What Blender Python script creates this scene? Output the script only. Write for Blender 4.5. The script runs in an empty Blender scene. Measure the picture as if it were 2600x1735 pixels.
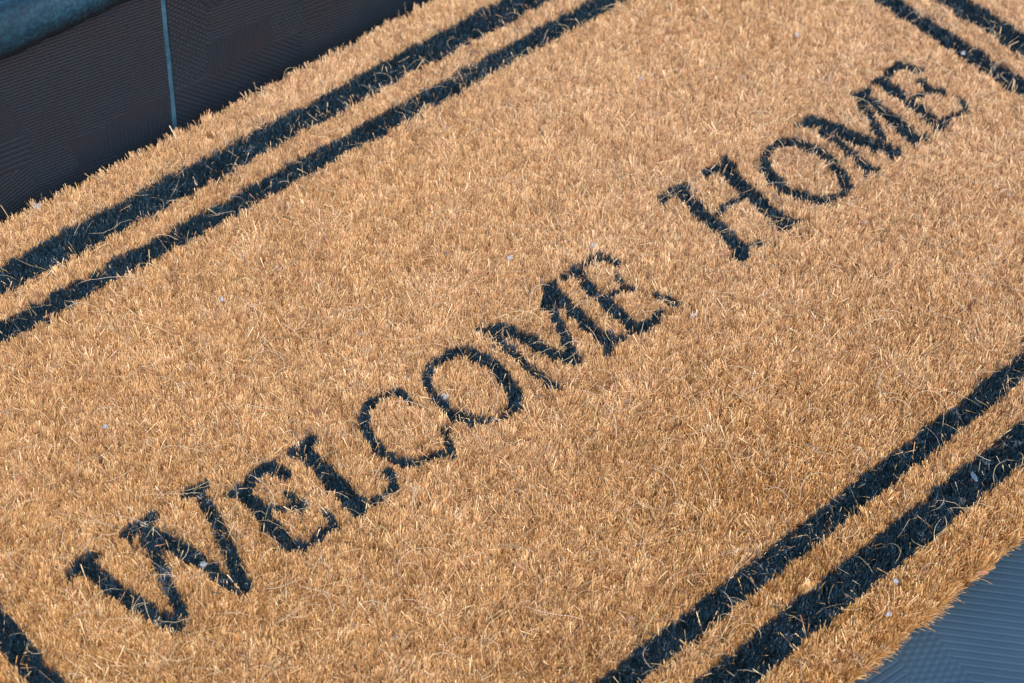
import bpy, math, random
import numpy as np
from mathutils import Matrix

rng = np.random.default_rng(7)
sc = bpy.context.scene
C = sc.collection

# ------------------------------------------------------------------ camera
cam_d = bpy.data.cameras.new('camera')
cam = bpy.data.objects.new('camera', cam_d)
C.objects.link(cam)
cam.matrix_world = Matrix((
    (0.7395573, 0.4744344, -0.4774588, -0.5005972),
    (-0.6708546, 0.5773579, -0.4654159, -0.4474496),
    (0.0548553, 0.6645072, 0.7452658, 0.7416850),
    (0, 0, 0, 1)))
cam_d.sensor_width = 36
cam_d.lens = 70.51
cam_d.clip_start = 0.02
cam_d.clip_end = 200
cam_d.dof.use_dof = True
cam_d.dof.focus_distance = 0.95
cam_d.dof.aperture_fstop = 14
sc.camera = cam
sc.render.resolution_x = 1024
sc.render.resolution_y = 683

# ------------------------------------------------------------------ light: open shade, soft
SUN_EL, SUN_AZ = 52.0, 200.0        # azimuth clockwise from +Y
world = bpy.data.worlds.new('World')
sc.world = world
world.use_nodes = True
wn = world.node_tree.nodes
bg = wn['Background']
sky = wn.new('ShaderNodeTexSky')
sky.sky_type = 'NISHITA'
sky.sun_disc = False
sky.sun_elevation = math.radians(SUN_EL)
sky.sun_rotation = math.radians(SUN_AZ)
world.node_tree.links.new(sky.outputs[0], bg.inputs[0])
bg.inputs[1].default_value = 0.15
sun_d = bpy.data.lights.new('sun', 'SUN')
sun_d.energy = 2.0
sun_d.angle = math.radians(40)
sun_d.color = (1.0, 0.95, 0.86)
sun = bpy.data.objects.new('sun', sun_d)
C.objects.link(sun)
sun.rotation_euler = (math.radians(90 - SUN_EL), 0, math.radians(180 - SUN_AZ))
sc.view_settings.view_transform = 'Standard'
sc.view_settings.look = 'None'
sc.view_settings.gamma = 1
sc.view_settings.use_curve_mapping = False
sc.view_settings.exposure = 1.18

TOP = 0.016          # height of the pile's cut tips
HX, HY = 0.3806, 0.2284
RY = 0.2375          # face of the riser behind the mat

# ------------------------------------------------------------------ helpers
def tag(o, label=None, cat=None, group=None, kind=None):
    if label: o['label'] = label
    if cat: o['category'] = cat
    if group: o['group'] = group
    if kind: o['kind'] = kind
    return o

def empty(name, loc=(0, 0, 0)):
    o = bpy.data.objects.new(name, None)
    o.location = loc
    o.empty_display_size = 0.02
    C.objects.link(o)
    return o

def mesh_obj(name, verts, quads=None, tris=None, mat=None, parent=None, col=None, smooth=False):
    me = bpy.data.meshes.new(name)
    verts = np.asarray(verts, np.float32)
    loops, starts = [], []
    n = 0
    for arr, k in ((quads, 4), (tris, 3)):
        if arr is not None and len(arr):
            arr = np.asarray(arr, np.int32)
            loops.append(arr.ravel())
            starts.append(n + np.arange(len(arr), dtype=np.int32) * k)
            n += arr.size
    loops = np.concatenate(loops); starts = np.concatenate(starts)
    me.vertices.add(len(verts)); me.vertices.foreach_set('co', verts.ravel())
    me.loops.add(len(loops)); me.loops.foreach_set('vertex_index', loops)
    me.polygons.add(len(starts)); me.polygons.foreach_set('loop_start', starts)
    me.update(calc_edges=True)
    if smooth:
        me.polygons.foreach_set('use_smooth', np.ones(len(starts), bool))
    if col is not None:
        a = me.attributes.new('tone', 'BYTE_COLOR', 'POINT')
        c4 = np.ones((len(verts), 4), np.float32); c4[:, :3] = col
        a.data.foreach_set('color', c4.ravel())
    if mat: me.materials.append(mat)
    o = bpy.data.objects.new(name, me)
    C.objects.link(o)
    if parent: o.parent = parent
    return o

def material(name, rough=0.6, spec=0.5):
    m = bpy.data.materials.new(name); m.use_nodes = True
    b = m.node_tree.nodes['Principled BSDF']
    b.inputs['Roughness'].default_value = rough
    b.inputs['Specular IOR Level'].default_value = spec
    return m, m.node_tree, b

def ramp(nt, fac, stops):
    r = nt.nodes.new('ShaderNodeValToRGB')
    e = r.color_ramp.elements
    e[0].position, e[0].color = stops[0][0], (*stops[0][1], 1)
    e[1].position, e[1].color = stops[-1][0], (*stops[-1][1], 1)
    for p, c in stops[1:-1]:
        x = e.new(p); x.color = (*c, 1)
    nt.links.new(fac, r.inputs[0])
    return r

def noise_tex(nt, scale, detail=4, rough=0.6, vec=None, dist=0.0):
    n = nt.nodes.new('ShaderNodeTexNoise')
    n.inputs['Scale'].default_value = scale
    n.inputs['Detail'].default_value = detail
    n.inputs['Roughness'].default_value = rough
    n.inputs['Distortion'].default_value = dist
    if vec is None:
        g = nt.nodes.new('ShaderNodeNewGeometry'); vec = g.outputs['Position']
    nt.links.new(vec, n.inputs['Vector'])
    return n

# value noise on the xy plane
class VN:
    def __init__(self, cell, seed):
        self.c = cell; r = np.random.default_rng(seed)
        self.g = r.uniform(-1, 1, (512, 512)).astype(np.float32)
    def __call__(self, x, y):
        u = x / self.c + 200; v = y / self.c + 200
        i = np.floor(u).astype(int); j = np.floor(v).astype(int)
        fu = u - i; fv = v - j
        fu = fu * fu * (3 - 2 * fu); fv = fv * fv * (3 - 2 * fv)
        i %= 511; j %= 511
        g = self.g
        return (g[i, j] * (1 - fu) * (1 - fv) + g[i + 1, j] * fu * (1 - fv)
                + g[i, j + 1] * (1 - fu) * fv + g[i + 1, j + 1] * fu * fv)

# ------------------------------------------------------------------ materials
def fibre_material(name, rough, spec, sheen=0.0):
    m, nt, b = material(name, rough, spec)
    a = nt.nodes.new('ShaderNodeAttribute'); a.attribute_name = 'tone'
    nt.links.new(a.outputs['Color'], b.inputs['Base Color'])
    return m

M_COIR = fibre_material('coir', 0.75, 0.18)
M_DYED = fibre_material('dyed_coir', 0.55, 0.35)

def tile_material(name, lo, hi, rough, spec):
    m, nt, b = material(name, rough, spec)
    n = noise_tex(nt, 14, 6, 0.65)
    r = ramp(nt, n.outputs['Fac'], [(0.3, lo), (0.7, hi)])
    fine = noise_tex(nt, 2600, 2, 0.6)
    mix = nt.nodes.new('ShaderNodeMix'); mix.data_type = 'RGBA'; mix.blend_type = 'MULTIPLY'
    mix.inputs[0].default_value = 0.5
    nt.links.new(r.outputs[0], mix.inputs[6])
    fr = ramp(nt, fine.outputs['Fac'], [(0.35, (0.55, 0.55, 0.55)), (0.7, (1, 1, 1))])
    nt.links.new(fr.outputs[0], mix.inputs[7])
    # scattered dust grains
    du = noise_tex(nt, 1300, 0, 0.5)
    dr = ramp(nt, du.outputs['Fac'], [(0.90, (0, 0, 0)), (0.93, (1, 1, 1))])
    mx2 = nt.nodes.new('ShaderNodeMix'); mx2.data_type = 'RGBA'
    nt.links.new(dr.outputs[0], mx2.inputs[0])
    nt.links.new(mix.outputs[2], mx2.inputs[6])
    mx2.inputs[7].default_value = (0.16, 0.17, 0.18, 1)
    nt.links.new(mx2.outputs[2], b.inputs['Base Color'])
    rr = nt.nodes.new('ShaderNodeMapRange')
    rr.inputs['To Min'].default_value = rough - 0.1; rr.inputs['To Max'].default_value = rough + 0.12
    nt.links.new(n.outputs['Fac'], rr.inputs['Value'])
    nt.links.new(rr.outputs[0], b.inputs['Roughness'])
    bp = nt.nodes.new('ShaderNodeBump'); bp.inputs['Strength'].default_value = 0.25
    bp.inputs['Distance'].default_value = 0.0002
    nt.links.new(fine.outputs['Fac'], bp.inputs['Height'])
    nt.links.new(bp.outputs[0], b.inputs['Normal'])
    return m

M_FLOOR = tile_material('floor_tile', (0.014, 0.040, 0.066), (0.024, 0.054, 0.084), 0.46, 0.42)
M_RISER = tile_material('riser_tile', (0.015, 0.016, 0.020), (0.008, 0.017, 0.028), 0.34, 0.5)
M_GROUT, _nt, _b = material('grout', 0.7, 0.3)
_n = noise_tex(_nt, 120, 6, 0.7)
_r = ramp(_nt, _n.outputs['Fac'], [(0.3, (0.010, 0.040, 0.066)), (0.7, (0.032, 0.086, 0.126))])
_nt.links.new(_r.outputs[0], _b.inputs['Base Color'])

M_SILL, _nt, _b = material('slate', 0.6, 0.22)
_tc = _nt.nodes.new('ShaderNodeNewGeometry')
_mp = _nt.nodes.new('ShaderNodeMapping'); _mp.inputs['Scale'].default_value = (0.12, 1, 1)
_mp.inputs['Rotation'].default_value = (0, 0, 0.1)
_nt.links.new(_tc.outputs['Position'], _mp.inputs[0])
_n = noise_tex(_nt, 90, 5, 0.6, _mp.outputs[0], 0.4)
_n2 = noise_tex(_nt, 500, 6, 0.75)
_ad = _nt.nodes.new('ShaderNodeMath'); _ad.operation = 'MULTIPLY_ADD'
_ad.inputs[1].default_value = 0.55
_nt.links.new(_n2.outputs['Fac'], _ad.inputs[0])
_sc = _nt.nodes.new('ShaderNodeMath'); _sc.operation = 'MULTIPLY'; _sc.inputs[1].default_value = 0.5
_nt.links.new(_n.outputs['Fac'], _sc.inputs[0]); _nt.links.new(_sc.outputs[0], _ad.inputs[2])
_r = ramp(_nt, _ad.outputs[0], [(0.40, (0.0005, 0.007, 0.014)), (0.52, (0.002, 0.022, 0.038)), (0.66, (0.016, 0.050, 0.070))])
# shade under the rounded nose painted into the colour of the chipped lower edge
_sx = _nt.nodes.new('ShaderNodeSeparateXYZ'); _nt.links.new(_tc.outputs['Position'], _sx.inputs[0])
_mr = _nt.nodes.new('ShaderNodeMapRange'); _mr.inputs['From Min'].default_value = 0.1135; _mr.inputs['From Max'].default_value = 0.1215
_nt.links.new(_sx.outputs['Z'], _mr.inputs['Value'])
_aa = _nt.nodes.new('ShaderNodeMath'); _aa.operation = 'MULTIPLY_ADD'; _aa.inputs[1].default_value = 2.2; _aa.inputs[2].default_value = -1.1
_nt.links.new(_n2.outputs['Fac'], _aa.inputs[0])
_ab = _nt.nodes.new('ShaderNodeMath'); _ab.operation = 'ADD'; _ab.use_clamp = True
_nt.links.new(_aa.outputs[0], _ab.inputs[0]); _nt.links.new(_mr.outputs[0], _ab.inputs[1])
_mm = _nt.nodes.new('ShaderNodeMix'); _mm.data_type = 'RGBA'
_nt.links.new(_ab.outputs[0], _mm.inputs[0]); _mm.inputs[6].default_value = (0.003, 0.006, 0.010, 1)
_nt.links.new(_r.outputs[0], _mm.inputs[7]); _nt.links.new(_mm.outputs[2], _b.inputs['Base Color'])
_bp = _nt.nodes.new('ShaderNodeBump'); _bp.inputs['Strength'].default_value = 0.5
_bp.inputs['Distance'].default_value = 0.0008
_nt.links.new(_n2.outputs['Fac'], _bp.inputs['Height']); _nt.links.new(_bp.outputs[0], _b.inputs['Normal'])

M_BACK, _nt, _b = material('backing', 0.8, 0.2)
_n = noise_tex(_nt, 900, 3, 0.6)
_r = ramp(_nt, _n.outputs['Fac'], [(0.3, (0.10, 0.05, 0.02)), (0.7, (0.24, 0.13, 0.06))])
_nt.links.new(_r.outputs[0], _b.inputs['Base Color'])

# ------------------------------------------------------------------ moulded relief of the tiles
def inside(poly, x, y):
    r = np.zeros(x.shape, bool)
    n = len(poly)
    for i in range(n):
        x0, y0 = poly[i]; x1, y1 = poly[(i + 1) % n]
        if y0 == y1: continue
        c = ((y0 > y) != (y1 > y)) & (x < (x1 - x0) * (y - y0) / (y1 - y0) + x0)
        r ^= c
    return r

def ribs(x, y, ang, pitch, duty=0.30):
    a = math.radians(ang)
    u = (-math.sin(a) * x + math.cos(a) * y) / pitch
    f = np.abs((u % 1.0) - 0.5) * 2        # 0 in the groove
    return np.clip((f - duty * 0.35) / 0.2, 0, 1) - 1

def dots(x, y, ang, pitch, pitch2=None):
    a = math.radians(ang); p2 = pitch2 or pitch
    u = (math.cos(a) * x + math.sin(a) * y) / pitch
    v = (-math.sin(a) * x + math.cos(a) * y) / p2
    u = u + 0.5 * (np.floor(v) % 2)
    r = np.hypot((u % 1) - .5, (v % 1) - .5)
    return np.clip((0.40 - r) / 0.2, 0, 1) - 1

def weave(x, y, ang, pitch, pitch2=None):
    a = math.radians(ang); p2 = pitch2 or pitch
    u = (math.cos(a) * x + math.sin(a) * y) / pitch
    v = (-math.sin(a) * x + math.cos(a) * y) / p2
    return 0.5 * (0.35 * np.sin(6.283 * u + 3.1 * np.floor(v)) + 0.9 * np.sin(6.283 * v)) - 0.5

def grid(u, v):
    nu, nv = len(u), len(v)
    U, V = np.meshgrid(u, v, indexing='ij')
    idx = np.arange(nu * nv).reshape(nu, nv)
    q = np.stack([idx[:-1, :-1], idx[1:, :-1], idx[1:, 1:], idx[:-1, 1:]], -1).reshape(-1, 4)
    return U, V, q

# random facets beyond what the photograph shows, in mm
def facets(x, y, seed, n, ext):
    r = np.random.default_rng(seed)
    p = r.uniform((ext[0], ext[2]), (ext[1], ext[3]), (n, 2))
    best = np.full(x.shape, 1e9); idx = np.zeros(x.shape, int)
    for i in range(n):
        d = np.abs(x - p[i, 0]) * 0.9 + np.abs(y - p[i, 1]) * 1.1 + 0.5 * np.abs(x - p[i, 0] + y - p[i, 1])
        m = d < best; best[m] = d[m]; idx[m] = i
    return idx, r

# ------------------------------------------------------------------ the floor
def smooth_steps(lo, flo, fhi, hi, fine, coarse):
    return np.unique(np.round(np.concatenate([
        np.arange(lo, flo, coarse), np.arange(flo, fhi, fine), np.arange(fhi, hi + coarse, coarse)]), 6))

xs = np.concatenate([np.arange(-3.2, -0.5, 0.1), np.arange(-0.5, -0.10, 0.0012), np.arange(-0.10, 0.22, 0.0004), np.arange(0.22, 0.62, 0.0012), np.arange(0.62, 3.3, 0.1)])
ys = np.concatenate([np.arange(-3.0, -0.42, 0.1), np.arange(-0.42, -0.34, 0.001), np.arange(-0.34, -0.20, 0.0004), np.arange(-0.20, 0.2401, 0.01)])
ys[-1] = 0.241
U, V, q = grid(xs, ys)
X, Y = U * 1e3, V * 1e3
idx, rr = facets(X, Y, 5, 60, (-500, 620, -420, -150))
H = np.zeros(X.shape)
for i in range(60):
    m = idx == i
    k = rr.integers(0, 4); a = rr.choice([-48, -6, 42, 86, -98])
    f = (ribs, dots, ribs, weave)[k]
    H[m] = f(X[m], Y[m], a, 3.6)
vis = (X > -60) & (X < 140) & (Y > -330)
H[vis] = ribs(X[vis], Y[vis], -48.5, 3.75)
m = inside([(-200, -100), (-17.3, -226.1), (-21.4, -236.0), (-26.5, -244.0), (-40, -262), (-200, -330)], X, Y)
H[m] = ribs(X[m], Y[m], -5.8, 3.4)
m = inside([(-16.6, -220), (-9.1, -215), (3.5, -231.9), (1.1, -241.0), (-3, -262.3), (-8, -300), (-48, -270), (-26.5, -244.0), (-21.4, -236.0)], X, Y)
H[m] = dots(X[m], Y[m], -98, 3.6) * 0.9
fine = (U > -0.499) & (U < 0.619) & (V > -0.419) & (V < -0.201)
H = np.where(fine, H * 0.00024, -0.0001)
tag(mesh_obj('floor', np.stack([U, V, H], -1).reshape(-1, 3), quads=q, mat=M_FLOOR), kind='structure')

# ------------------------------------------------------------------ the doorstep behind the mat
step = tag(empty('doorstep', (0, RY, 0)), 'dark tiled doorstep riser under a rounded blue slate sill, behind the coir mat', 'doorstep')
def riser(x0, x1):
    us = np.arange(x0, x1 + 1e-6, 0.0005)
    vs = np.arange(0.0, 0.1091, 0.0005)
    U, V, q = grid(us, vs)
    X, Z = U * 1e3, V * 1e3
    idx, rr = facets(X, Z, 9 if x0 < -.1 else 11, 40, (x0 * 1e3, x1 * 1e3, 0, 117))
    H = np.zeros(X.shape)
    for i in range(40):
        m = idx == i
        k = rr.integers(0, 4); a = rr.choice([-44, -8, 15, 90, -53])
        H[m] = (ribs, dots, weave, weave)[k](X[m], Z[m], a, 2.8)
    def put(poly, f, *a):
        m = inside(poly, X, Z)
        H[m] = f(X[m], Z[m], *a) if f else -0.3
    if x0 < -.1:
        m = X > -230
        H[m] = weave(X[m], Z[m], -8.8, 2.4, 2.0)
        put([(-250, 90), (-164, 88), (-154, 52), (-188, 56), (-250, 60)], weave, -6, 2.2, 1.6)
        put([(-71.5, 35.2), (-110, 36.3), (-114, 18), (-71.5, -5)], ribs, 90, 2.5)
        put([(-230, 60), (-184.9, 57.0), (-153.1, 53.4), (-153.8, 34.6), (-230, 38)], ribs, -8, 3.4)
        put([(-230, 37), (-153.8, 34.6), (-152.0, 13.9), (-158, -5), (-230, -5)], ribs, 15, 2.4)
        put([(-131.8, 36.2), (-111.0, 34), (-113, 14.4), (-127, 15.9)], None)
        put([(-133, 11), (-104, 11), (-100, -2), (-133, -2)], ribs, 28, 2.2)
        put([(-90, 8), (-71, 17), (-71, -2), (-90, -2)], weave, 70, 3.5, 3.5)
    else:
        m = (X < 100)
        H[m] = weave(X[m], Z[m], -9, 2.5, 2.1)
        put([(-70, 105), (-40.6, 76.1), (-45.0, 32.9), (-70, 35.6)], dots, -44.5, 2.8, 2.4)
        put([(-58, 118), (-53.3, 92), (-40.6, 76.1), (-16, 79), (-10, 118)], ribs, -53, 3.0)
        put([(-44.7, 55.0), (-1.9, 53.3), (-2.8, 34.4), (-43.7, 32.3)], ribs, 90.5, 2.62)
        put([(-2.0, 53.2), (19.0, 52), (18.5, 32.5), (-2.8, 34.4)], dots, -8, 2.6, 2.3)
        put([(-70, 35.4), (-43.7, 32.3), (-2.8, 34.4), (18.5, 32.5), (18.2, -2), (-70, -2)], ribs, -42, 2.5)
        put([(19.2, 118), (19.2, 36.4), (59, 40), (59, 118)], ribs, -7.6, 2.9)
        put([(58.9, 14.6), (58.9, 118), (110, 118), (110, 14)], None)
        put([(33.4, -2), (36.4, 9.7), (58.8, 16.2), (110, 15), (110, -2)], ribs, 15.6, 2.6)
    Yf = -H * 0.00038
    V3 = np.stack([U, Yf, V], -1).reshape(-1, 3)
    # tile body behind the face
    base = len(V3); d = 0.01
    V3 = np.vstack([V3, [(x0, d, 0), (x1, d, 0), (x1, d, 0.109), (x0, d, 0.109)]])
    nu, nv = len(us), len(vs)
    c = [0, (nu - 1) * nv, nu * nv - 1, nv - 1]
    b = [base + i for i in range(4)]
    extra = [(c[i], c[(i + 1) % 4], b[(i + 1) % 4], b[i]) for i in range(4)] + [tuple(b)]
    o = mesh_obj('riser_tile', V3, quads=np.vstack([q, extra]), mat=M_RISER, parent=step)
    return o
JX0, JX1 = -0.0692, -0.0664
riser(-0.667, JX0)
riser(JX1, 0.531)
riser(0.5338, 1.131)
riser(-1.267, -0.6698)
# slightly uneven grout in the joint
zz = np.arange(0, 0.1091, 0.001)
gr = np.random.default_rng(3)
gx = np.cumsum(gr.normal(0, 0.00005, len(zz))); gx -= gx.mean()
for JA, JB in ((JX0, JX1), (0.531, 0.5338), (-0.6698, -0.667)):
  gv = np.concatenate([np.stack([JA + gx * 0.8, np.full(len(zz), 0.0006), zz], -1),
                     np.stack([np.full(len(zz), (JA + JB) / 2) , 0.0001 + gr.normal(0, 0.00005, len(zz)), zz], -1),
                     np.stack([JB + gx * 0.8, np.full(len(zz), 0.0006), zz], -1)])
  n = len(zz); i = np.arange(n - 1)
  mesh_obj('grout_joint', gv, quads=np.vstack([np.stack([i, i + n, i + n + 1, i + 1], -1), np.stack([i + n, i + 2 * n, i + 2 * n + 1, i + n + 1], -1)]),
         mat=M_GROUT, parent=step, smooth=True)
# bullnosed slate sill
us = np.arange(-1.267, 1.131, 0.002)
prof = []
t0 = 0.0140
for a in np.linspace(-90, 90, 25):
    prof.append((-0.0075 + t0 * (1 - math.cos(math.radians(a))) , 0.1185 + t0 * math.sin(math.radians(a))))
prof = [(0.012, 0.1045)] + prof
prof += [(y, 0.1325) for y in np.arange(0.008, 0.42, 0.004)]
P = np.array(prof)
nz = VN(0.006, 31); nz2 = VN(0.0016, 32)
Uu, K = np.meshgrid(us, np.arange(len(P)), indexing='ij')
py = P[K, 0]; pz = P[K, 1]
dn = nz(Uu, py * 2 + pz) * 0.0005 + nz2(Uu, py * 2 + pz) * 0.0002
nu, nk = Uu.shape
ix = np.arange(nu * nk).reshape(nu, nk)
qq = np.stack([ix[:-1, :-1], ix[1:, :-1], ix[1:, 1:], ix[:-1, 1:]], -1).reshape(-1, 4)
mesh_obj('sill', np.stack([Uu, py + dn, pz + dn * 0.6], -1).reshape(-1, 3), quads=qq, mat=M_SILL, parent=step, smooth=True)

# strokes of the letters, in millimetres on the mat: (width, centre line)
LETTERS = {
 'W': [(3.6, [(-274.9, 27.9), (-260.5, 29.3)]), (6.6, [(-268.1, 28.9), (-265.8, 16.5), (-264.0, 4.5), (-259.6, -10.1), (-255.8, -22.1)]), (4.1, [(-250.3, -20.1), (-245.7, -3.4), (-240.6, 13.4), (-238.4, 23.9)]), (5.0, [(-243.9, 30.0), (-236.8, 30.3), (-229.5, 29.7)]), (6.6, [(-234.8, 23.2), (-232.4, 13.5), (-229.7, 4.3), (-226.6, -7.4), (-224.9, -20.9), (-220.9, -25.0)]), (4.9, [(-219.9, -20.6), (-214.4, -5.4), (-208.9, 13.2), (-206.1, 29.2)]), (3.8, [(-211.3, 30.3), (-201.3, 30.0)]), ],
 'E': [(3.6, [(-195.6, 18.9), (-186.7, 17.0)]), (6.2, [(-190.4, 16.9), (-191.8, -2.6), (-192.9, -21.2)]), (4.2, [(-184.8, 17.9), (-177.7, 20.6), (-171.6, 18.8), (-170.0, 10.4)]), (2.9, [(-186.4, -0.3), (-180.3, -3.5), (-175.1, -7.9)]), (3.6, [(-175.8, 2.3), (-175.8, -8.0)]), (3.3, [(-194.3, -21.5), (-185.7, -26.1), (-178.9, -25.9)]), (3.0, [(-169.1, -16.8), (-171.4, -26.7), (-177.4, -24.8)]), ],
 'L': [(4.7, [(-160.0, 19.3), (-154.2, 17.8), (-147.1, 19.5)]), (7.7, [(-155.0, 16.0), (-154.9, -3.0), (-156.3, -23.5)]), (3.0, [(-156.9, -24.2), (-145.7, -26.0), (-138.4, -25.7)]), (3.3, [(-132.8, -16.7), (-136.2, -25.1)]), ],
 'C': [(3.8, [(-98.6, 8.9), (-97.7, 14.1), (-99.7, 18.2)]), (3.7, [(-99.7, 18.2), (-106.0, 20.2), (-113.7, 19.6)]), (4.5, [(-113.7, 19.6), (-119.9, 16.2), (-124.5, 9.7), (-126.7, 3.1), (-127.3, -5.4)]), (4.7, [(-127.3, -5.4), (-126.0, -13.2), (-122.2, -19.6)]), (4.2, [(-122.2, -19.6), (-113.3, -23.0), (-104.7, -26.9)]), (3.7, [(-96.6, -15.1), (-100.8, -21.8), (-103.2, -28.8)]), ],
 'O': [(4.7, [(-64.0, 19.0), (-56.9, 14.9), (-53.3, 8.0)]), (5.8, [(-53.3, 8.0), (-52.5, -0.6), (-54.2, -10.7), (-56.9, -19.9), (-63.0, -25.4)]), (2.7, [(-63.0, -25.4), (-69.8, -26.7), (-75.7, -24.6), (-80.9, -21.8)]), (4.9, [(-80.9, -21.8), (-84.2, -18.0), (-87.3, -10.3), (-88.1, 0.2)]), (3.2, [(-88.1, 0.2), (-86.0, 8.3), (-82.6, 14.1), (-77.3, 18.4), (-72.2, 19.9), (-64.0, 19.0)]), ],
 'M': [(3.4, [(-42.6, 21.3), (-37.2, 18.4), (-31.2, 13.5)]), (3.8, [(-38.1, 16.1), (-40.1, 3.7), (-40.3, -9.2), (-40.0, -22.5)]), (2.8, [(-40.7, -23.3), (-37.4, -30.3)]), (4.9, [(-31.9, 13.3), (-28.6, 2.4), (-26.6, -8.1), (-23.5, -17.3), (-19.4, -22.8)]), (4.1, [(-0.7, 16.6), (-9.0, 2.0), (-13.6, -9.2), (-19.2, -20.8)]), (4.0, [(6.4, 21.6), (-1.7, 17.4), (-7.3, 12.7)]), (6.5, [(1.6, 17.8), (2.2, 5.0), (0.6, -8.1), (1.2, -23.6)]), (2.6, [(8.6, -25.9), (0.7, -25.4), (-5.4, -29.2)]), ],
 'E2': [(3.0, [(14.1, 21.5), (23.0, 20.6)]), (5.5, [(20.6, 19.4), (18.4, 5.6), (18.1, -4.9), (17.5, -16.7), (17.0, -25.3)]), (3.9, [(24.5, 20.9), (30.5, 20.8), (38.6, 18.9), (41.8, 11.3)]), (1.9, [(23.5, -2.5), (29.8, -2.9)]), (2.9, [(33.8, 4.7), (33.9, -2.5), (34.8, -7.8)]), (4.1, [(14.0, -26.6), (21.8, -28.5), (28.7, -28.9)]), (2.5, [(28.9, -27.5), (36.0, -26.5)]), (3.8, [(41.2, -17.7), (44.6, -26.7)]), ],
 'H': [(4.7, [(92.5, 29.3), (101.1, 30.0), (108.6, 29.0)]), (7.4, [(102.6, 26.2), (100.4, 6.2), (99.5, -11.2), (95.1, -24.6)]), (2.7, [(92.0, -24.5), (101.7, -22.8), (107.9, -25.4)]), (2.2, [(107.8, 4.4), (117.1, 4.4), (126.3, 3.6)]), (5.6, [(126.0, 29.6), (132.6, 26.9), (139.0, 25.2)]), (3.3, [(139.7, 32.5), (137.7, 25.3)]), (7.9, [(133.5, 25.2), (131.3, 6.4), (129.3, -10.6), (129.3, -23.1)]), (2.9, [(124.3, -24.0), (131.5, -24.8), (135.9, -28.9)]), ],
 'O2': [(5.0, [(173.3, 19.9), (179.6, 15.4), (183.0, 5.6)]), (5.6, [(183.0, 5.6), (184.2, -6.0), (180.4, -16.9), (175.3, -25.8)]), (3.1, [(175.3, -25.8), (167.7, -28.1), (157.4, -24.9)]), (5.9, [(157.4, -24.9), (151.6, -17.7), (148.3, -8.2)]), (6.0, [(148.3, -8.2), (148.9, 2.5), (153.2, 12.9)]), (2.5, [(153.2, 12.9), (157.5, 18.1), (164.8, 21.1), (173.3, 19.9)]), ],
 'M2': [(3.3, [(191.3, 22.2), (200.1, 19.7)]), (4.1, [(196.9, 10.5), (197.1, -2.2), (194.9, -15.5), (195.6, -24.8)]), (2.3, [(191.1, -24.3), (198.9, -27.5)]), (7.6, [(198.0, 20.5), (203.5, 12.5), (206.7, -0.1), (210.4, -12.0), (215.7, -24.3)]), (3.8, [(233.2, 21.4), (242.7, 18.0)]), (3.7, [(230.8, 13.5), (227.7, 3.0), (221.3, -6.4), (216.8, -17.1), (215.0, -24.3)]), (7.2, [(236.4, 16.4), (236.7, 3.2), (234.8, -9.9), (232.8, -22.9)]), (2.8, [(228.8, -25.0), (240.6, -26.4)]), ],
 'E3': [(3.4, [(251.1, 20.1), (258.6, 19.4)]), (6.5, [(253.6, 17.7), (253.6, 3.6), (253.1, -10.9), (251.1, -25.7)]), (4.3, [(256.7, 19.1), (266.4, 20.9), (275.0, 21.7), (278.2, 11.5)]), (2.5, [(256.4, -1.8), (268.9, -4.0)]), (4.4, [(271.4, 4.5), (271.2, -2.0), (274.0, -8.0)]), (2.4, [(248.5, -27.3), (258.2, -24.2), (269.7, -26.0)]), (3.1, [(277.1, -18.9), (273.4, -28.0)]), ],
}

# ------------------------------------------------------------------ the mat
mat_root = tag(empty('doormat'), 'tan coir doormat with black letters reading WELCOME HOME and a double black border', 'doormat')
bx, by = HX - 0.004, HY - 0.004
bv = np.array([(sx * bx, sy * by, z) for z in (0.0006, 0.0065) for sx, sy in ((-1, -1), (1, -1), (1, 1), (-1, 1))])
bq = [(3, 2, 1, 0), (4, 5, 6, 7), (0, 1, 5, 4), (1, 2, 6, 5), (2, 3, 7, 6), (3, 0, 4, 7)]
mesh_obj('backing', bv, quads=bq, mat=M_BACK, parent=mat_root)

# tufts
pitch = 0.0022
gx = np.arange(-HX + 0.002, HX - 0.001, pitch); gy = np.arange(-HY + 0.002, HY - 0.001, pitch * 0.866)
TX, TY = np.meshgrid(gx, gy, indexing='ij')
TX = TX + (np.arange(len(gy)) % 2)[None, :] * pitch * 0.5
tx = TX.ravel() + rng.normal(0, 0.0005, TX.size); ty = TY.ravel() + rng.normal(0, 0.0005, TX.size)
nt_ = len(tx)
n1, n2, n3, n4 = VN(0.018, 1), VN(0.018, 2), VN(0.005, 3), VN(0.005, 4)
n5, n6, n7 = VN(0.05, 5), VN(0.009, 6), VN(0.12, 8)
tlx = 0.05 * n1(tx, ty) + 0.12 * n3(tx, ty) + rng.normal(0, 0.15, nt_)
tly = 0.05 * n2(tx, ty) + 0.12 * n4(tx, ty) + rng.normal(0, 0.15, nt_)
th = TOP + 0.0010 * n6(tx, ty) + rng.normal(0, 0.0010, nt_)
tt = rng.normal(0, 1, nt_) * 0.75 + 0.6 * n6(tx + 1, ty) + 0.3 * n5(tx, ty)     # tuft tone
tt += rng.normal(0, 0.2, nt_) - 1.6 * (rng.random(nt_) < 0.035)
# outward flare near the rim
ex = np.clip((np.abs(tx) - (HX - 0.012)) / 0.012, 0, 1) * np.sign(tx)
ey = np.clip((np.abs(ty) - (HY - 0.012)) / 0.012, 0, 1) * np.sign(ty)
tlx += ex ** 3 * 0.16; tly += ey ** 3 * np.where(ty > 0, -0.05, 0.16)

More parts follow.
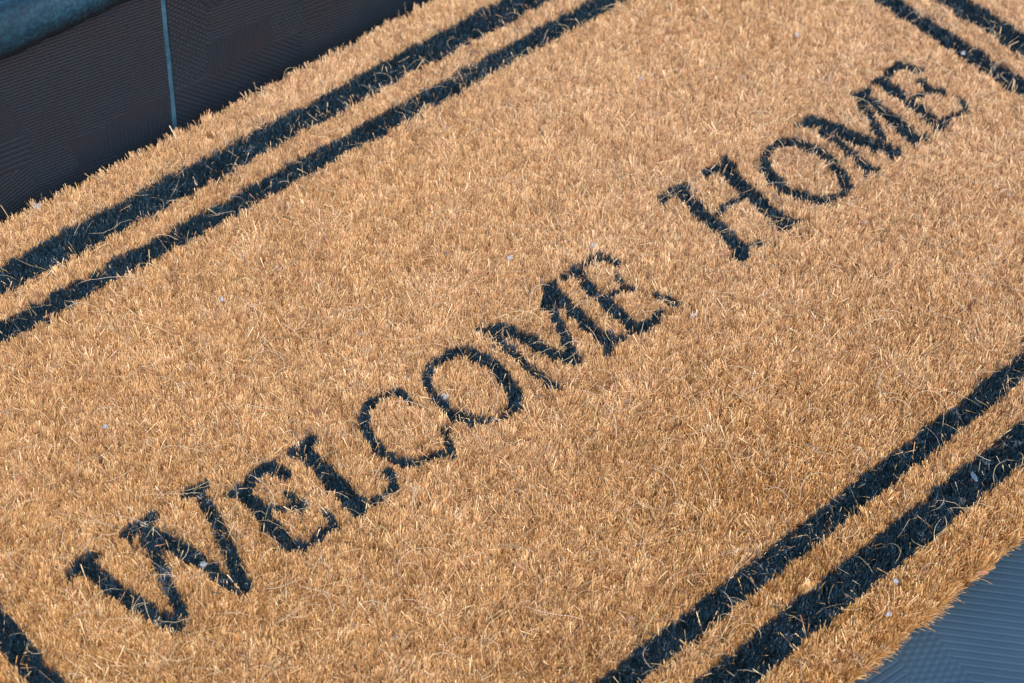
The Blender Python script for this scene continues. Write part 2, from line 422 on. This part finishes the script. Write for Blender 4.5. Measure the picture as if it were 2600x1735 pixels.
PER = 26
N = nt_ * PER
T = np.repeat(np.arange(nt_), PER)
ox = rng.normal(0, 0.00048, N); oy = rng.normal(0, 0.00048, N)
rx = tx[T] + ox; ry = ty[T] + oy
lx = tlx[T] + ox * 50 + rng.normal(0, 0.09, N)
ly = tly[T] + oy * 50 + rng.normal(0, 0.09, N)
n8 = VN(0.011, 12)
mess = np.clip((n8(tx, ty) - 0.42) / 0.3, 0, 1)          # matted, frayed patches
wild = (rng.random(N) < 0.03 + 0.16 * mess[T]) & (np.abs(rx) < HX - 0.006) & (np.abs(ry) < HY - 0.006)
lx[wild] += rng.normal(0, 0.5, wild.sum()); ly[wild] += rng.normal(0, 0.5, wild.sum())
z0 = np.full(N, 0.0060)
zt = th[T] + rng.normal(0, 0.00045, N)
zt[wild] += rng.uniform(-0.001, 0.0016, wild.sum())
h = np.maximum(zt - z0, 0.003)
keep = (np.abs(rx) < HX) & (ry > -HY) & (ry < HY - 0.0012)

# dyed areas, measured at the tuft tips
def seg_d(px, py, a, b):
    ax, ay = a; dx, dy = b[0] - ax, b[1] - ay
    t = np.clip(((px - ax) * dx + (py - ay) * dy) / (dx * dx + dy * dy + 1e-12), 0, 1)
    return np.hypot(px - ax - t * dx, py - ay - t * dy)
tipx = tx + tlx * 0.0105; tipy = ty + tly * 0.0105
def region(px, py):
    px = px * 1e3; py = py * 1e3
    px, py = px + 0.45 * n3(px * 2e-3, py * 2e-3) + 0.4 * n6(px * 1e-3, py * 1e-3), py + 0.45 * n4(px * 2e-3, py * 2e-3) + 0.4 * n2(px * 2e-3, py * 2e-3)
    part = np.zeros(len(px), int)
    w = 1.0
    ax, ay = np.abs(px), np.abs(py)
    WI, WO = 6.1, 8.6
    xi, yi, xo, yo = 313.0, 165.5, 343.0, 195.0
    di = np.where((ax - xi) > (ay - yi), np.where(ay < yi + WI, np.abs(ax - xi), 99), np.where(ax < xi + WI, np.abs(ay - yi), 99))
    do = np.where((ax - xo) > (ay - yo), np.abs(ax - xo), np.abs(ay - yo))
    part[di < WI] = 1
    part[do < WO] = 2
    for k, (name, strokes) in enumerate(LETTERS.items()):
        d = np.full(len(px), 99.0)
        pts = np.array([p for _, s in strokes for p in s])
        near = (px > pts[:, 0].min() - 6) & (px < pts[:, 0].max() + 6) & (py > pts[:, 1].min() - 6) & (py < pts[:, 1].max() + 6)
        qx, qy = px[near], py[near]
        dd = np.full(len(qx), 99.0)
        for wd, s in strokes:
            for a, b in zip(s[:-1], s[1:]):
                dd = np.minimum(dd, seg_d(qx, qy, a, b) - wd * 0.5)
        d[near] = dd
        part[d < (0.25 if name == 'C' else 0.62)] = 3 + k
    return part
# each fibre mostly follows its tuft, partly its own tip
fx = rx + lx * 0.009; fy = ry + ly * 0.009
jx = np.where(wild, tipx[T], 0.62 * fx + 0.38 * tipx[T]); jy = np.where(wild, tipy[T], 0.62 * fy + 0.38 * tipy[T])
part = region(jx + rng.normal(0, 0.00028, N), jy + rng.normal(0, 0.00028, N))
part[(part > 0) & (rng.random(N) < 0.005)] = 0

# geometry: three cross sections per fibre
def fibres(rx, ry, z0, h, lx, ly, w, ang, curl):
    n = len(rx)
    wx, wy = np.cos(ang) * w * 0.5, np.sin(ang) * w * 0.5
    out = np.empty((n, 6, 3), np.float32)
    for k, (s, ws) in enumerate(((0.0, 1.0), (0.6, 1.0), (1.0, 1.0))):
        cx = rx + lx * h * (s ** 1.3) + curl * np.sin(ang * 3) * s * (1 - s)
        cy = ry + ly * h * (s ** 1.3) + curl * np.cos(ang * 3) * s * (1 - s)
        cz = z0 + h * s
        out[:, 2 * k, 0] = cx - wx * ws; out[:, 2 * k, 1] = cy - wy * ws; out[:, 2 * k, 2] = cz
        out[:, 2 * k + 1, 0] = cx + wx * ws; out[:, 2 * k + 1, 1] = cy + wy * ws; out[:, 2 * k + 1, 2] = cz
    return out
Q = np.array([(0, 1, 3, 2), (2, 3, 5, 4)])
w = rng.uniform(0.00018, 0.00033, N)
ang = rng.uniform(0, math.pi, N)
curl = rng.normal(0, 0.0013, N)
dark = part > 0
h = np.where(dark, h + 0.0002, h)
G = fibres(rx, ry, z0, h, lx, ly, w, ang, curl)

# colours of the fibres
f = tt[T] * 0.38 + rng.normal(0, 0.85, N) - 0.18 + wild * 0.6
pale = np.clip(0.5 + 0.55 * (rx / HX) * 0.8 + 0.25 * (ry / HY) + 0.22 * n7(rx, ry), 0, 1)       # paler towards one end: dust, and brighter light painted into the colour
f = np.clip(0.5 + 0.28 * f, 0, 1)[:, None]
c_dark = np.array([0.25, 0.105, 0.030]); c_mid = np.array([0.70, 0.378, 0.117]); c_light = np.array([0.94, 0.71, 0.405])
col = np.where(f < 0.5, c_dark + (c_mid - c_dark) * f * 2, c_mid + (c_light - c_mid) * (f - 0.5) * 2)
dust_and_light = np.array([0.85, 0.635, 0.45])
col = col + (dust_and_light - col) * np.clip(pale ** 1.3 * 0.42 + 0.08 * mess[T], 0, 0.8)[:, None]
old = (rng.normal(0, 1, nt_) > 1.9)[T]            # weathered greyish brown tufts
col[old] = col[old] * np.array([0.72, 0.68, 0.78])
red = (rng.random(N) < 0.06)
col[red] = col[red] * np.array([0.8, 0.55, 0.55])
k_ = rng.random(N)[:, None]
dcol = np.array([0.0075, 0.023, 0.037]) * (0.5 + 1.5 * k_)
faded = rng.random(N) < 0.06
dcol[faded] = np.array([0.10, 0.13, 0.16])
col = np.where(dark[:, None], dcol, col)

def emit(sel, name, mat, label=None):
    g = G[sel].reshape(-1, 3)
    n = int(sel.sum())
    q = (Q[None] + (np.arange(n) * 6)[:, None, None]).reshape(-1, 4)
    c = np.repeat(col[sel], 6, axis=0)
    o = mesh_obj(name, g, quads=q, mat=mat, parent=mat_root, col=c)
    if label: o['label'] = label
    return o
emit(keep & (part == 0), 'coir_pile', M_COIR)
emit(keep & (part == 1), 'border_stripe', M_DYED, 'thin inner black border stripe')
emit(keep & (part == 2), 'border_stripe', M_DYED, 'thick outer black border stripe')
WORDS = ['black letter W of the word WELCOME', 'first black letter E of the word WELCOME', 'black letter L of the word WELCOME',
         'black letter C of the word WELCOME', 'black letter O of the word WELCOME', 'black letter M of the word WELCOME',
         'last black letter E of the word WELCOME', 'black letter H of the word HOME', 'black letter O of the word HOME',
         'black letter M of the word HOME', 'black letter E of the word HOME']
for k, lab in enumerate(WORDS):
    emit(keep & (part == 3 + k), 'letter', M_DYED, lab)

# ragged side fibres under the rim
n = 34000
per = rng.random(n) * (4 * HX + 4 * HY)
sx = np.empty(n); sy = np.empty(n); nx = np.zeros(n); ny = np.zeros(n)
a = per < 2 * HX; b = (per >= 2 * HX) & (per < 4 * HX); c = (per >= 4 * HX) & (per < 4 * HX + 2 * HY); d = per >= 4 * HX + 2 * HY
sx[a] = per[a] - HX; sy[a] = -HY; ny[a] = -1
sx[b] = per[b] - 3 * HX; sy[b] = HY; ny[b] = 1
sx[c] = -HX; sy[c] = per[c] - 4 * HX - HY; nx[c] = -1
sx[d] = HX; sy[d] = per[d] - 4 * HX - 3 * HY; nx[d] = 1
dep = rng.uniform(0.002, 0.005, n)
sx -= nx * dep; sy -= ny * dep
hz = rng.uniform(0.002, 0.0095, n)
out_ = np.abs(rng.normal(0.0030, 0.0010, n) + 0.0014 * n6(sx, sy) + 0.0008 * n3(sx, sy)) + (rng.random(n) < 0.01) * rng.uniform(0, 0.005, n)
lim = np.where(ny > 0, 0.0025, 0.02); out_ = np.minimum(out_, lim)
G2 = fibres(sx, sy, rng.uniform(0.002, 0.0055, n), hz, nx * out_ / hz + rng.normal(0, 0.2, n), ny * out_ / hz + rng.normal(0, 0.2, n),
            rng.uniform(0.0002, 0.00034, n), rng.uniform(0, math.pi, n), rng.normal(0, 0.001, n))
G2[:, :, 2] = np.maximum(G2[:, :, 2], 0.0008)
f = np.clip(rng.normal(0.55, 0.2, n), 0, 1)[:, None]
c2 = np.where(f < 0.5, c_dark + (c_mid - c_dark) * f * 2, c_mid + (c_light - c_mid) * (f - 0.5) * 2)
mesh_obj('edge_pile', G2.reshape(-1, 3), quads=(Q[None] + (np.arange(n) * 6)[:, None, None]).reshape(-1, 4),
         mat=M_COIR, parent=mat_root, col=np.repeat(c2, 6, axis=0))

# long loose curly fibres lying over the pile
def tubes(paths, rad):
    n, m, _ = paths.shape
    d = np.gradient(paths, axis=1); d /= np.linalg.norm(d, axis=2, keepdims=True) + 1e-9
    s = np.cross(d, np.array([0, 0, 1.0])); s /= np.linalg.norm(s, axis=2, keepdims=True) + 1e-9
    u = np.cross(s, d)
    tp = np.ones(m); tp[0] = tp[-1] = 0.35
    V = np.empty((n, m, 3, 3), np.float32)
    for k in range(3):
        a = 2 * math.pi * k / 3 + 0.5
        V[:, :, k] = paths + (s * math.cos(a) + u * math.sin(a)) * (rad[:, None, None] * tp[None, :, None])
    q = []
    for k in range(3):
        k2 = (k + 1) % 3
        i = np.arange(m - 1) * 3
        q.append(np.stack([i + k, i + k2, i + 3 + k2, i + 3 + k], -1))
    q = np.vstack(q)
    q = (q[None] + (np.arange(n) * m * 3)[:, None, None]).reshape(-1, 4)
    return V.reshape(-1, 3), q
n, m = 3800, 12
L = rng.gamma(3.0, 0.0042, n) + 0.004
L = np.minimum(L, 0.034)
x0 = rng.uniform(-HX + .004, HX - .004, n); y0 = rng.uniform(-HY + .004, HY - .004, n)
thh = rng.uniform(0, 2 * math.pi, n); kap = rng.normal(0, 1.0, n) * 75 + rng.choice([-1, 1], n) * 35
s = np.linspace(0, 1, m)
H_ = thh[:, None] + kap[:, None] * L[:, None] * s + 0.16 * np.sin(s * 6 + rng.uniform(0, 6, n)[:, None])
st = (L / (m - 1))[:, None]
Px = x0[:, None] + np.cumsum(np.cos(H_) * st, 1); Py = y0[:, None] + np.cumsum(np.sin(H_) * st, 1)
lift = rng.uniform(0.0005, 0.0035, n)[:, None]
Pz = TOP - 0.0016 + (np.sin(math.pi * np.clip(s * 1.05, 0, 1)) ** 0.6) * (0.0012 + lift) + rng.normal(0, 0.0002, (n, m))
rise = rng.random(n) < 0.35        # some stand up with one free end
Pz[rise] += (s ** 2)[None, :] * rng.uniform(0.001, 0.005, rise.sum())[:, None]
Py = np.minimum(Py, RY - 0.0015)
rad = rng.uniform(0.00005, 0.00011, n)
lost = (region(Px[:, m // 2], Py[:, m // 2]) > 0) & (rng.random(n) < 0.55)
lost |= (np.abs(Px).max(1) > HX + 0.001) | (np.abs(Py).max(1) > HY + 0.001)
ok = ~lost
Px, Py, Pz, rad = Px[ok], Py[ok], Pz[ok], rad[ok]; n = len(rad)
Vt, qt = tubes(np.stack([Px, Py, Pz], -1), rad)
cc = np.array([0.80, 0.60, 0.38]) * rng.uniform(0.65, 1.08, n)[:, None]
cc[:, 2] *= rng.uniform(0.8, 1.15, n)
o = mesh_obj('loose_fibre', Vt, quads=qt, mat=M_COIR, parent=mat_root, col=np.repeat(np.clip(cc, 0, 0.9), m * 3, axis=0), smooth=True)
o['kind'] = 'stuff'

# fine pale threads of fluff matted into the pile, thickest on the dyed stripes
nc = 240
cx_ = rng.uniform(-HX, HX, nc * 3); cy_ = rng.uniform(-HY, HY, nc * 3)
pr = region(cx_, cy_) > 0
kp = np.where(pr, rng.random(nc * 3) < 0.9, rng.random(nc * 3) < 0.22)
cx_, cy_ = cx_[kp], cy_[kp]
k = 9; n = len(cx_) * k
ang = rng.uniform(0, 2 * math.pi, n); L = rng.uniform(0.001, 0.0045, n)
s = np.linspace(-0.5, 0.5, 5)
bx_ = np.repeat(cx_, k) + rng.normal(0, 0.0012, n); by_ = np.repeat(cy_, k) + rng.normal(0, 0.0012, n)
H_ = ang[:, None] + s * rng.normal(0, 1.5, n)[:, None]
Px = bx_[:, None] + np.cos(H_) * s * L[:, None]; Py = by_[:, None] + np.sin(H_) * s * L[:, None]
Pz = TOP + 0.0002 + rng.normal(0, 0.0006, n)[:, None] + rng.normal(0, 0.0002, (n, 5))
Py = np.minimum(Py, RY - 0.0015)
Vt, qt = tubes(np.stack([Px, Py, Pz], -1), rng.uniform(0.00002, 0.00005, n))
o = mesh_obj('fine_lint', Vt, quads=qt, mat=M_COIR, parent=mat_root, col=np.tile(np.array([0.42, 0.47, 0.53]), (len(Vt), 1)), smooth=True)
o['kind'] = 'stuff'

# ------------------------------------------------------------------ bits lying on the mat
M_HUSK, _nt, _b = material('husk', 0.7, 0.2)
_n = noise_tex(_nt, 900, 4, 0.6)
_r = ramp(_nt, _n.outputs['Fac'], [(0.3, (0.20, 0.085, 0.045)), (0.7, (0.40, 0.19, 0.105))])
_nt.links.new(_r.outputs[0], _b.inputs['Base Color'])
M_CHIP, _nt, _b = material('chip', 0.6, 0.4)
_n = noise_tex(_nt, 900, 4, 0.6)
_r = ramp(_nt, _n.outputs['Fac'], [(0.3, (0.06, 0.10, 0.14)), (0.7, (0.14, 0.20, 0.26))])
_nt.links.new(_r.outputs[0], _b.inputs['Base Color'])
M_LINT, _nt, _b = material('lint', 0.8, 0.3)
_n = noise_tex(_nt, 900, 4, 0.6)
_r = ramp(_nt, _n.outputs['Fac'], [(0.3, (0.42, 0.44, 0.48)), (0.7, (0.66, 0.66, 0.67))])
_nt.links.new(_r.outputs[0], _b.inputs['Base Color'])

def flake(name, x, y, length, width, rot, seed, mat, label, cat, group):
    r = np.random.default_rng(seed)
    length, width = length * 1e-3, width * 1e-3
    nu, nv = 9, 4
    V = []
    for side in (1, -1):
        for i in range(nu):
            t = i / (nu - 1)
            ww = width * (0.25 + 0.75 * math.sin(math.pi * min(1, max(0, t * 0.9 + 0.07))) ** 0.6) * r.uniform(0.85, 1.1)
            for j in range(nv):
                v = j / (nv - 1) - 0.5
                V.append(((t - 0.5) * length, v * ww, 0.0009 * math.sin(t * 3 + seed) + 0.0012 * (v * v) + side * 0.00012 + r.normal(0, 0.00006)))
    q = []
    def id_(s, i, j): return s * nu * nv + i * nv + j
    for i in range(nu - 1):
        for j in range(nv - 1):
            q.append((id_(0, i, j), id_(0, i + 1, j), id_(0, i + 1, j + 1), id_(0, i, j + 1)))
            q.append((id_(1, i, j), id_(1, i, j + 1), id_(1, i + 1, j + 1), id_(1, i + 1, j)))
    for i in range(nu - 1):
        for j in (0, nv - 1):
            q.append((id_(0, i, j), id_(1, i, j), id_(1, i + 1, j), id_(0, i + 1, j)))
    for j in range(nv - 1):
        for i in (0, nu - 1):
            q.append((id_(0, i, j), id_(0, i, j + 1), id_(1, i, j + 1), id_(1, i, j)))
    o = mesh_obj(name, V, quads=q, mat=mat, smooth=False)
    o.location = (x * 1e-3, y * 1e-3, TOP + 0.0004)
    o.rotation_euler = (r.uniform(-.25, .25), r.uniform(-.3, .3), math.radians(rot))
    return tag(o, label, cat, group)

GH = 'reddish brown husk flakes lying on the mat'
for i, (x, y, l, w_, a, lab) in enumerate([
    (-188.5, 120, 8.5, 1.8, 55, 'longest reddish husk flake, lying alone left of the word WELCOME below the inner border stripe'),
    (-197.7, 160.5, 6.0, 1.6, -8, 'orange husk flake lying on the thin black stripe at the left edge of the photo'),
    (-16.4, 49.7, 6.0, 3.4, -20, 'wide pinkish husk flake in the open pile above the M of WELCOME'),
    (87.6, -19.3, 6.5, 2.4, -30, 'husk flake just below the foot of the letter H'),
    (-17.8, -47.4, 4.5, 3.6, 20, 'rounded husk flake below the right leg of the M of WELCOME'),
    (-42.0, -60.0, 4.5, 2.8, 60, 'small upright husk flake farther below the M of WELCOME'),
    (27.9, 54.5, 4.2, 2.2, 10, 'small brown husk flake between the tops of WELCOME and HOME'),
    (-264.8, 83.7, 6.5, 4.0, 60, 'broad pink husk flake at the left edge of the photo above the W'),
    (-17.4, -184.1, 6.5, 2.0, 80, 'forked husk flake between the two lower black border stripes'),
    (33.5, -231.0, 5.0, 2.2, -40, 'pointed brown husk flake sticking out of the front edge of the mat over the floor')]):
    flake('husk_flake', x, y, l, w_, a, 40 + i, M_HUSK, lab, 'husk flake', GH)
flake('slate_chip', 74.0, -193.5, 7.0, 2.2, 60, 77, M_CHIP, 'grey blue sliver lying in the thick lower black border stripe', 'chip', None)

GL = 'white lint fluffs caught on the mat'
for i, (x, y, sz, lab) in enumerate([
    (-127.6, 115.7, 1.5, 'small white lint speck alone in the upper left pile, beside a pale curled fibre'),
    (-84.4, -1.1, 2.3, 'bright white lint flake at the lower left inside the O of WELCOME'),
    (-0.3, -208.8, 1.7, 'white lint speck on the tan front margin just beside the thick black stripe'),
    (-16.4, -218.3, 1.8, 'white lint speck lowest on the tan front margin, near the mat edge'),
    (0.7, 47.5, 1.7, 'white lint speck just right of the wide pinkish husk flake above WELCOME'),
    (39.7, 27.7, 1.6, 'faint lint tuft above the last E of WELCOME'),
    (45.0, -39.1, 2.0, 'pale lint tuft to the lower right of the last E of WELCOME'),
    (246.1, 74.8, 1.5, 'small lint speck near the top edge of the photo above HOME'),
    (149.7, 104.2, 1.8, 'lint speck in the open pile upper left of the letter H'),
    (308.8, 4.6, 1.8, 'bluish lint speck on the thin black stripe right of HOME'),
    (-228.5, -5.8, 2.0, 'white lint caught on the second thick stroke of the W'),
    (-216.7, 85.5, 1.6, 'white lint speck in the pile above the W at the left'),
    (-161.4, 225.9, 2.6, 'bluish white lint wisp at the back edge of the mat against the dark riser')]):
    r = np.random.default_rng(200 + i)
    k, mm = 26, 5
    c0 = r.normal(0, sz * 0.00030, (k, 3)); c0[:, 2] = np.abs(c0[:, 2])
    dr = r.normal(0, 1, (k, 3)); dr[:, 2] *= 0.5; dr /= np.linalg.norm(dr, axis=1, keepdims=True)
    s = np.linspace(-0.5, 0.5, mm)
    paths = c0[:, None, :] + dr[:, None, :] * s[None, :, None] * (sz * 0.001) + r.normal(0, 0.0001, (k, mm, 3))
    V, q = tubes(paths, r.uniform(0.00006, 0.00013, k))
    o = mesh_obj('lint_fluff', V, quads=q, mat=M_LINT, smooth=True)
    o.location = (x * 1e-3, y * 1e-3, TOP + 0.0008)
    tag(o, lab, 'lint', GL)
